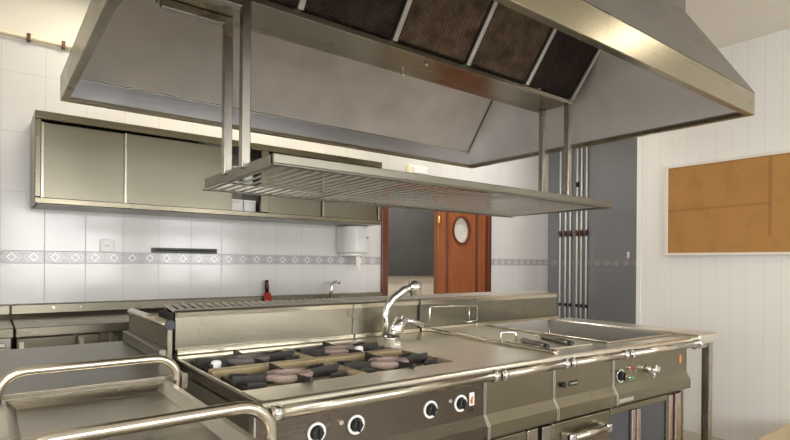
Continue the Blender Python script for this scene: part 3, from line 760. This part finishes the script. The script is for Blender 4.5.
MB().box(N1 - .059, N1 - .003, 1.17, 1.22, FL + .14, FL + .605).build('corner_post', 'steel_post', neu, .004)
for x in (N0 + .05, N1 - .05):
    for y in (1.3, 2.05): MB().cyl((x, y, FL), (x, y, FL + .14), .022, 12).build('leg', 'chrome_dull', neu)
handrail(neu, N0, N1)
flue(neu, 1.338, 1.532, .014); flue(neu, 1.534, 1.733, .014)
MB().box(1.528, 1.536, YS - .008, YS, WT + .002, -.20).build('joint_seal', 'black', neu)
MB().box(1.731, 1.739, YS - .010, YS, WT + .002, -.19).build('joint_seal', 'black', neu)

# ---- deep fryer with lid
F0, F1 = 1.738, 2.142
fry = thing('deep_fryer', 'stainless fryer unit with flat loop-handled lid right of the plain worktop', 'fryer', ((F0 + F1) / 2, 1.6, FL))
worktop(fry, F0, F1); fascia(fry, F0, F1, FL + .61)
MB().box(F0 + .002, F0 + .012, 1.262, YS + .12, FL + .12, WT - .037).box(F1 - .012, F1 - .002, 1.262, YS + .12, FL + .12, WT - .037).box(F0 + .012, F1 - .012, YS + .10, YS + .12, FL + .12, WT - .037).build('body', 'dark_steel', fry)
fdoor = MB().box(F0 + .005, F1 - .005, 1.176, 1.22, FL + .14, FL + .605).build('door', 'steel_front', fry, .005)
hz = -.676
MB().cyl((1.83, 1.140, hz), (2.055, 1.140, hz), .015, 16).build('door_handle', 'steel_rail', fdoor)
for x in (1.795, 2.045): MB().box(x, x + .035, 1.128, 1.176, hz - .017, hz + .017).build('handle_bracket', 'chrome', fdoor, .006)
for x in (F0 + .05, F1 - .05):
    for y in (1.3, 2.05): MB().cyl((x, y, FL), (x, y, FL + .14), .022, 12).build('leg', 'chrome_dull', fry)
handrail(fry, F0, F1)
flue(fry, 1.741, 2.130, .014)
MB().tube([(1.752, 1.16, WT + .002), (1.752, 1.18, WT + .008), (1.80, 2.02, WT + .008), (1.80, 2.04, WT + .002)], .011, 12).build('raised_edge', 'steel_rail', fry)
lid = MB().hexa([(1.77, 1.24, WT + .001), (2.10, 1.24, WT + .001), (2.17, 2.02, WT + .001), (1.84, 2.02, WT + .001), (1.77, 1.24, WT + .008), (2.10, 1.24, WT + .008), (2.17, 2.02, WT + .008), (1.84, 2.02, WT + .008)]).build('lid', 'steel_top', fry, .003)
MB().tube([(1.757, 1.471, WT + .006), (1.757, 1.471, WT + .048), (1.763, 1.467, WT + .055), (1.804, 1.434, WT + .055), (1.81, 1.43, WT + .048), (1.81, 1.43, WT + .006)], .0045, 8).build('lid_handle', 'chrome', lid)
MB().cyl((1.79, 1.170, -.470), (1.79, 1.156, -.470), .011, 16).box(1.776, 1.782, 1.158, 1.164, -.474, -.466).build('switch', 'black', fry)
MB().box(1.835, 1.892, 1.1675, 1.17, -.482, -.462).build('black_plate', 'black', fry, .001)
MB().box(1.84, 1.887, 1.1668, 1.1676, -.475, -.469).build('plate_inlay', 'chrome_dull', fry)
# basket handles left lying on the lid
for (x0, y0, x1, y1, lab) in ((1.95, 1.235, 2.02, 1.46, 'dark rod with black tip lying on the fryer lid beside the basin'), (1.785, 1.23, 1.845, 1.42, 'dark rod lying on the fryer lid in front of the wire loop')):
    o = thing('fryer_rod', lab, 'rod', ((x0 + x1) / 2, (y0 + y1) / 2, WT + .009), 'dark rods on the fryer lid')
    d = Vector((x1 - x0, y1 - y0)).normalized(); r = .0115; zc = WT + .0085 + r
    MB().tube([(x0 + d.x * .02, y0 + d.y * .02, zc), (x1, y1, zc)], r, 14).build('grip', 'dark_steel', o)
    MB().tube([(x0, y0, zc), (x0 + d.x * .02, y0 + d.y * .02, zc)], [r * .8, r * 1.02], 14).build('tip', 'black', o)
    MB().tube([(x1, y1, zc), (x1 + d.x * .09, y1 + d.y * .09, zc - .006)], .0045, 8).build('wire_end', 'chrome_dull', o)
# wire basket hanger on the splashback
o = thing('basket_hanger', 'thin square wire basket hanger standing before the steel splashback', 'hanger', (1.95, 2.0, -.30))
yw = 2.02
MB().tube([(1.785, YS - .001, -.31), (1.785, yw, -.31), (1.785, yw, -.228), (1.792, yw, -.221), (2.122, yw, -.228), (2.129, yw, -.235), (2.129, yw, -.312), (2.129, YS - .001, -.312)], .0045, 8).build('wire_frame', 'chrome', o)
MB().tube([(2.129, yw, -.31), (2.06, yw, -.314), (2.06, YS - .001, -.314)], .0045, 8).cyl((2.07, yw, -.228), (2.07, yw, -.314), .0035, 8).build('wire_hook', 'chrome', o)

# ---- tilting basin (bratt pan)
B0, B1 = 2.144, 2.800
brt = thing('basin_cooker', 'stainless cooker with a big open rectangular basin at the right end', 'cooker', ((B0 + B1) / 2, 1.6, FL))
BA = (2.225, 2.772, 1.25, 2.018)
worktop(brt, B0, B1, BA); fascia(brt, B0, B1, FL + .61)
BX = BA
bs = MB().ring((BX[0] - .004, BX[1] + .004, BX[2] - .004, BX[3] + .004), (BX[0], BX[1], BX[2], BX[3]), WT - .20, WT + .006).box(BX[0] - .004, BX[1] + .004, BX[2] - .004, BX[3] + .004, WT - .205, WT - .20)
bs.build('basin', 'steel_basin', brt, .002)
for x, y in ((BX[1] - .006, BX[3] - .006), (BX[0] + .006, BX[3] - .006)): MB().cyl((x, y, WT - .199), (x, y, WT + .004), .006, 8).build('corner_weld', 'steel_rail', brt)
MB().ring((BX[0] - .020, BX[1] + .012, BX[2] - .020, BX[3] + .010), (BX[0] - .002, BX[1] + .002, BX[2] - .002, BX[3] + .002), WT + .001, WT + .009).build('basin_rim', 'steel_rail', brt, .003)
MB().box(B0 + .002, B0 + .012, 1.262, YS + .12, FL + .12, WT - .037).box(B1 - .012, B1 - .002, 1.262, YS + .12, FL + .12, WT - .037).box(B0 + .012, B1 - .012, YS + .10, YS + .12, FL + .12, WT - .037).build('body', 'steel_front', brt)
for x0, x1 in ((B0 + .005, 2.312), (2.398, 2.632)):
    MB().box(x0, x1, 1.19, 1.22, FL + .14, FL + .575).build('dark_panel', 'navy', brt, .003)
for x0, x1 in ((2.316, 2.346), (2.358, 2.392), (2.65, 2.685), (2.712, 2.765)):
    MB().box(x0, x1, 1.176, 1.22, FL + .14, FL + (.60 if x0 > 2.6 else .575)).build('upright', 'pink_strip', brt, .004)
MB().box(2.634, 2.649, 1.182, 1.22, FL + .14, FL + .605).box(2.767, B1 - .004, 1.178, 1.22, FL + .14, FL + .605).box(B0 + .004, 2.634, 1.180, 1.22, FL + .577, FL + .605).box(2.687, 2.71, 1.20, 1.22, FL + .14, FL + .605).build('jamb', 'steel_front', brt, .003)
for x in (B0 + .05, B1 - .05):
    for y in (1.3, 2.05): MB().cyl((x, y, FL), (x, y, FL + .14), .022, 12).build('leg', 'chrome_dull', brt)
handrail(brt, B0, B1)
flue(brt, 2.132, 2.884, .014)
knob(brt, 2.200, -.480, bez='chrome', r=.031)
k = MB().cyl((2.275, 1.17, -.452), (2.275, 1.16, -.452), .010, 14).build('indicator_bezel', 'chrome', brt)
MB().ball((2.278, 1.159, -.452), .009).build('red_lens', 'red', k)
k = MB().cyl((2.275, 1.17, -.496), (2.275, 1.16, -.496), .010, 14).build('indicator_bezel', 'chrome', brt)
MB().ball((2.278, 1.159, -.496), .009).build('green_lens', 'green', k)
k = MB().cyl((2.43, 1.17, -.472), (2.43, 1.148, -.472), .017, 20).ball((2.43, 1.14, -.472), .017).build('tap_knob', 'chrome', brt)
MB().tube([(2.43, 1.142, -.472), (2.427, 1.135, -.505)], .006, 8).tube([(2.437, 1.14, -.465), (2.45, 1.136, -.450)], .005, 8).build('knob_lever', 'chrome', k)
MB().cyl((2.505, 1.17, -.48), (2.505, 1.156, -.48), .014, 18).build('blue_grey_button', 'chrome', brt)
MB().box(2.728, 2.748, 1.1675, 1.17, -.475, -.435).build('orange_sticker', 'orange', brt, .003)
MB().box(B0 + .015, B0 + .13, 1.1475, 1.150, -.592, -.574).build('maker_plate', 'chrome_dull', brt, .001)

# ---- end table on legs
SKEW[0] = False
et = thing('side_table', 'narrow stainless table on square legs at the right end beside the basin cooker', 'table', (2.91, 1.6, FL))
MB().box(2.803, 3.015, 1.150, 2.04, WT - .048, WT + .004).build('top', 'steel_top', et, .012)
for y in (1.165, 1.98): MB().box(2.95, 2.99, y, y + .04, FL, WT - .048).build('leg', 'steel_post', et, .003)
MB().box(2.804, 2.95, 1.172, 1.192, WT - .072, WT - .048).build('bracket', 'steel_post', et, .003)

# ---- tap
SKEW[0] = True
o = thing('mixer_tap', 'chrome mixer tap with ball-ended spout standing on worktop behind the range', 'tap', (1.50, 1.93, WT))
MB().cyl((1.475, 1.93, WT), (1.475, 1.93, WT + .010), .040, 24).build('base', 'chrome_dull', o)
MB().tube([(1.478, 1.93, WT + .010), (1.540, 1.93, WT + .094)], [.033, .031], 22).build('body', 'chrome', o)
MB().tube([(1.450, 1.945, WT + .01), (1.450, 1.945, WT + .10), (1.457, 1.945, WT + .14), (1.49, 1.94, WT + .185), (1.545, 1.93, WT + .222), (1.583, 1.925, WT + .236)], [.013, .015, .018, .020, .020, .018], 16).build('spout', 'chrome', o)
MB().ball((1.605, 1.925, WT + .236), .036, 1, 1, 1.0).cyl((1.605, 1.925, WT + .236), (1.612, 1.922, WT + .198), .026, 18).build('spout_head', 'chrome', o)
MB().tube([(1.535, 1.928, WT + .088), (1.60, 1.925, WT + .072), (1.66, 1.92, WT + .055)], [.014, .010, .015], 12).build('lever', 'chrome', o)

# ------------------------------------------------------------------ left table
SKEW[0] = False
lt = thing('prep_table', 'wide stainless table left of the range behind the serving cart', 'table', (-.2, 2.1, FL))
MB().box(-.9, .497, 1.70, 2.555, WT - .04, WT).build('top', 'steel_table', lt, .006)
MB().box(-.9, .497, 1.694, 1.70, WT - .045, WT + .0).build('front_edge', 'steel_rail', lt)
for x in (-.86, .45):
    for y in (1.73, 2.48): MB().box(x, x + .04, y, y + .04, FL, WT - .04).build('leg', 'steel_post', lt, .003)
MB().box(.497, .515, 1.93, 2.555, WT - .04, -.225).build('side_upstand', 'steel_splash', lt, .002)
MB().cyl((.507, 1.94, -.222), (.507, 2.555, -.222), .016, 12).build('upstand_roll', 'steel_rail', lt)
MB().cyl((.507, 1.925, -.222), (.507, 1.94, -.222), .0175, 12).build('end_cap', 'black', lt)
MB().box(.470, .4968, 1.93, 2.54, WT + .001, WT + .045).build('base_strip', 'steel_table', lt, .003)

# ------------------------------------------------------------------ serving cart
ct = thing('serving_cart', 'stainless serving cart with two tubular push bars and a shallow tray', 'cart', (.24, 1.28, FL))
TX, TXX, TY, TYY, TZc = .022, .432, .90, 1.655, -.352
tray = MB()
def tr(q, z): return [tray.bm.verts.new(p) for p in ((q[0], q[2], z), (q[1], q[2], z), (q[1], q[3], z), (q[0], q[3], z))]
r0 = tr((TX, TXX, TY, TYY), TZc - .014); r1 = tr((TX, TXX, TY, TYY), TZc)
r2 = tr((TX + .016, TXX - .016, TY + .016, TYY - .016), TZc); r3 = tr((TX + .038, TXX - .038, TY + .038, TYY - .038), TZc - .020)
u3 = tr((TX + .038, TXX - .038, TY + .038, TYY - .038), TZc - .023)
for A, B in ((r0, r1), (r1, r2), (r2, r3), (u3, r0)):
    for k in range(4): tray.bm.faces.new((A[k], A[(k + 1) % 4], B[(k + 1) % 4], B[k]))
tray.bm.faces.new(r3); tray.bm.faces.new(u3[::-1])
tray.build('tray', 'steel_cart', ct, .003)
MB().box(TX, TXX, TY, TYY, FL + .30, FL + .32).build('lower_shelf', 'steel_cart', ct, .003)
def pushbar(y, z, lean):
    xa, xb, r = TX - .002, TXX + .020, .065
    pts = [(xa, y, FL + .13), (xa, y, z - r)] + arc((xa + r, y, z - r), r, 180, 90, 8) + arc((xb - r, y, z - r), r, 90, 0, 8) + [(xb, y, FL + .13)]
    return MB().tube(pts, .0125, 16)
pushbar(1.640, -.282, 0).build('push_bar', 'steel_rail', ct)
pushbar(.985, -.280, 0).build('push_bar', 'steel_rail', ct)
for x in (TX - .002, TXX + .020):
    for y in (.985, 1.640):
        w = MB().cyl((x, y, FL + .10), (x, y, FL + .14), .016, 12).box(x - .016, x + .016, y - .02, y + .02, FL + .045, FL + .10).build('castor', 'chrome_dull', ct)
        MB().cyl((x - .012, y + .015, FL + .05), (x + .012, y + .015, FL + .05), .05, 24).build('wheel', 'black', w)

# ------------------------------------------------------------------ bottom right
o = thing('cardboard_box', 'low tan cardboard box on the floor at the bottom right corner', 'box', (3.7, .9, FL))
MB().box(3.36, 4.05, .70, 1.106, FL, -.975).build('carton', 'card', o, .004)
MB().box(3.36, 4.05, .90, .96, -.975, -.9735).build('tape', 'cream_plastic', o)

# ------------------------------------------------------------------ light
def area(name, loc, size, power, col, rot, shape='RECTANGLE'):
    l = bpy.data.lights.new(name, 'AREA'); l.shape = shape; l.size, l.size_y = size; l.energy = power; l.color = col
    o = bpy.data.objects.new(name, l); COL.objects.link(o); o.location = Vector(loc) + Vector((0, 0, H)); o.rotation_euler = rot
    return o
for i, (a, b) in enumerate(WIN):
    area('daylight', ((a + b) / 2, -3.36, (WZ0 + WZ1) / 2), (b - a, WZ1 - WZ0), [80, 84, 72][i], (1.0, .985, .96), (math.radians(90), 0, 0))
for a, b in ADDED_LWIN:
    area('added_daylight_side', (-3.16, (a + b) / 2, (WZ0 + WZ1) / 2), (WZ1 - WZ0, b - a), 24, (1.0, .985, .96), (0, math.radians(-90), 0))  # daylight behind the added left windows
area('ceiling_lamp_rear', (1.4, 3.08, CE - .03), (2.2, .16), 21, (1.0, .91, .74), (0, 0, 0))
area('added_fill_corner', (3.55, 2.95, CE - .03), (.8, .16), 10, (1.0, .94, .84), (0, 0, 0))  # fill light, added to brighten the right end of the rear wall
area('ceiling_lamp_front', (3.4, -.1, CE - .03), (.30, .2), 5, (1.0, .92, .76), (0, 0, 0))
area('ceiling_lamp_left', (-1.2, -.2, CE - .03), (1.2, .25), 26, (1.0, .95, .86), (0, 0, 0))
area('corridor_lamp', (3.6, 4.3, CE - .03), (.8, .3), 22, (1.0, .95, .86), (0, 0, 0))
W = bpy.data.worlds.new('World'); SC.world = W; W.use_nodes = True
W.node_tree.nodes['Background'].inputs[0].default_value = (.85, .92, 1, 1)
W.node_tree.nodes['Background'].inputs[1].default_value = 1.2

# ------------------------------------------------------------------ camera
F, YAW, ROLL, CYP = 529.4, .6574, -.00785, 263.2
cy, sy = math.cos(YAW), math.sin(YAW)
f = Vector((sy, cy, 0)); rt = Vector((cy, -sy, 0)); dn = f.cross(rt)
c, s = math.cos(ROLL), math.sin(ROLL)
Rr = rt * c + dn * s; Dd = -rt * s + dn * c
cam = bpy.data.cameras.new('camera'); co = bpy.data.objects.new('camera', cam); COL.objects.link(co)
mw = Matrix.Identity(4)
for i, v in enumerate((Rr, -Dd, -f)):
    for j in range(3): mw[j][i] = v[j]
mw[0][3], mw[1][3], mw[2][3] = 0, 0, H
co.matrix_world = mw
cam.sensor_width = 36; cam.lens = F / 790 * 36; cam.shift_y = (CYP - 220) / 790; cam.clip_start = .02
SC.camera = co
SC.view_settings.view_transform = 'Standard'; SC.view_settings.look = 'None'; SC.view_settings.gamma = 1
SC.view_settings.use_curve_mapping = False; SC.view_settings.exposure = 0.45
SC.cycles.use_denoising = True
SC.cycles.max_bounces = 10; SC.cycles.diffuse_bounces = 5; SC.cycles.glossy_bounces = 6
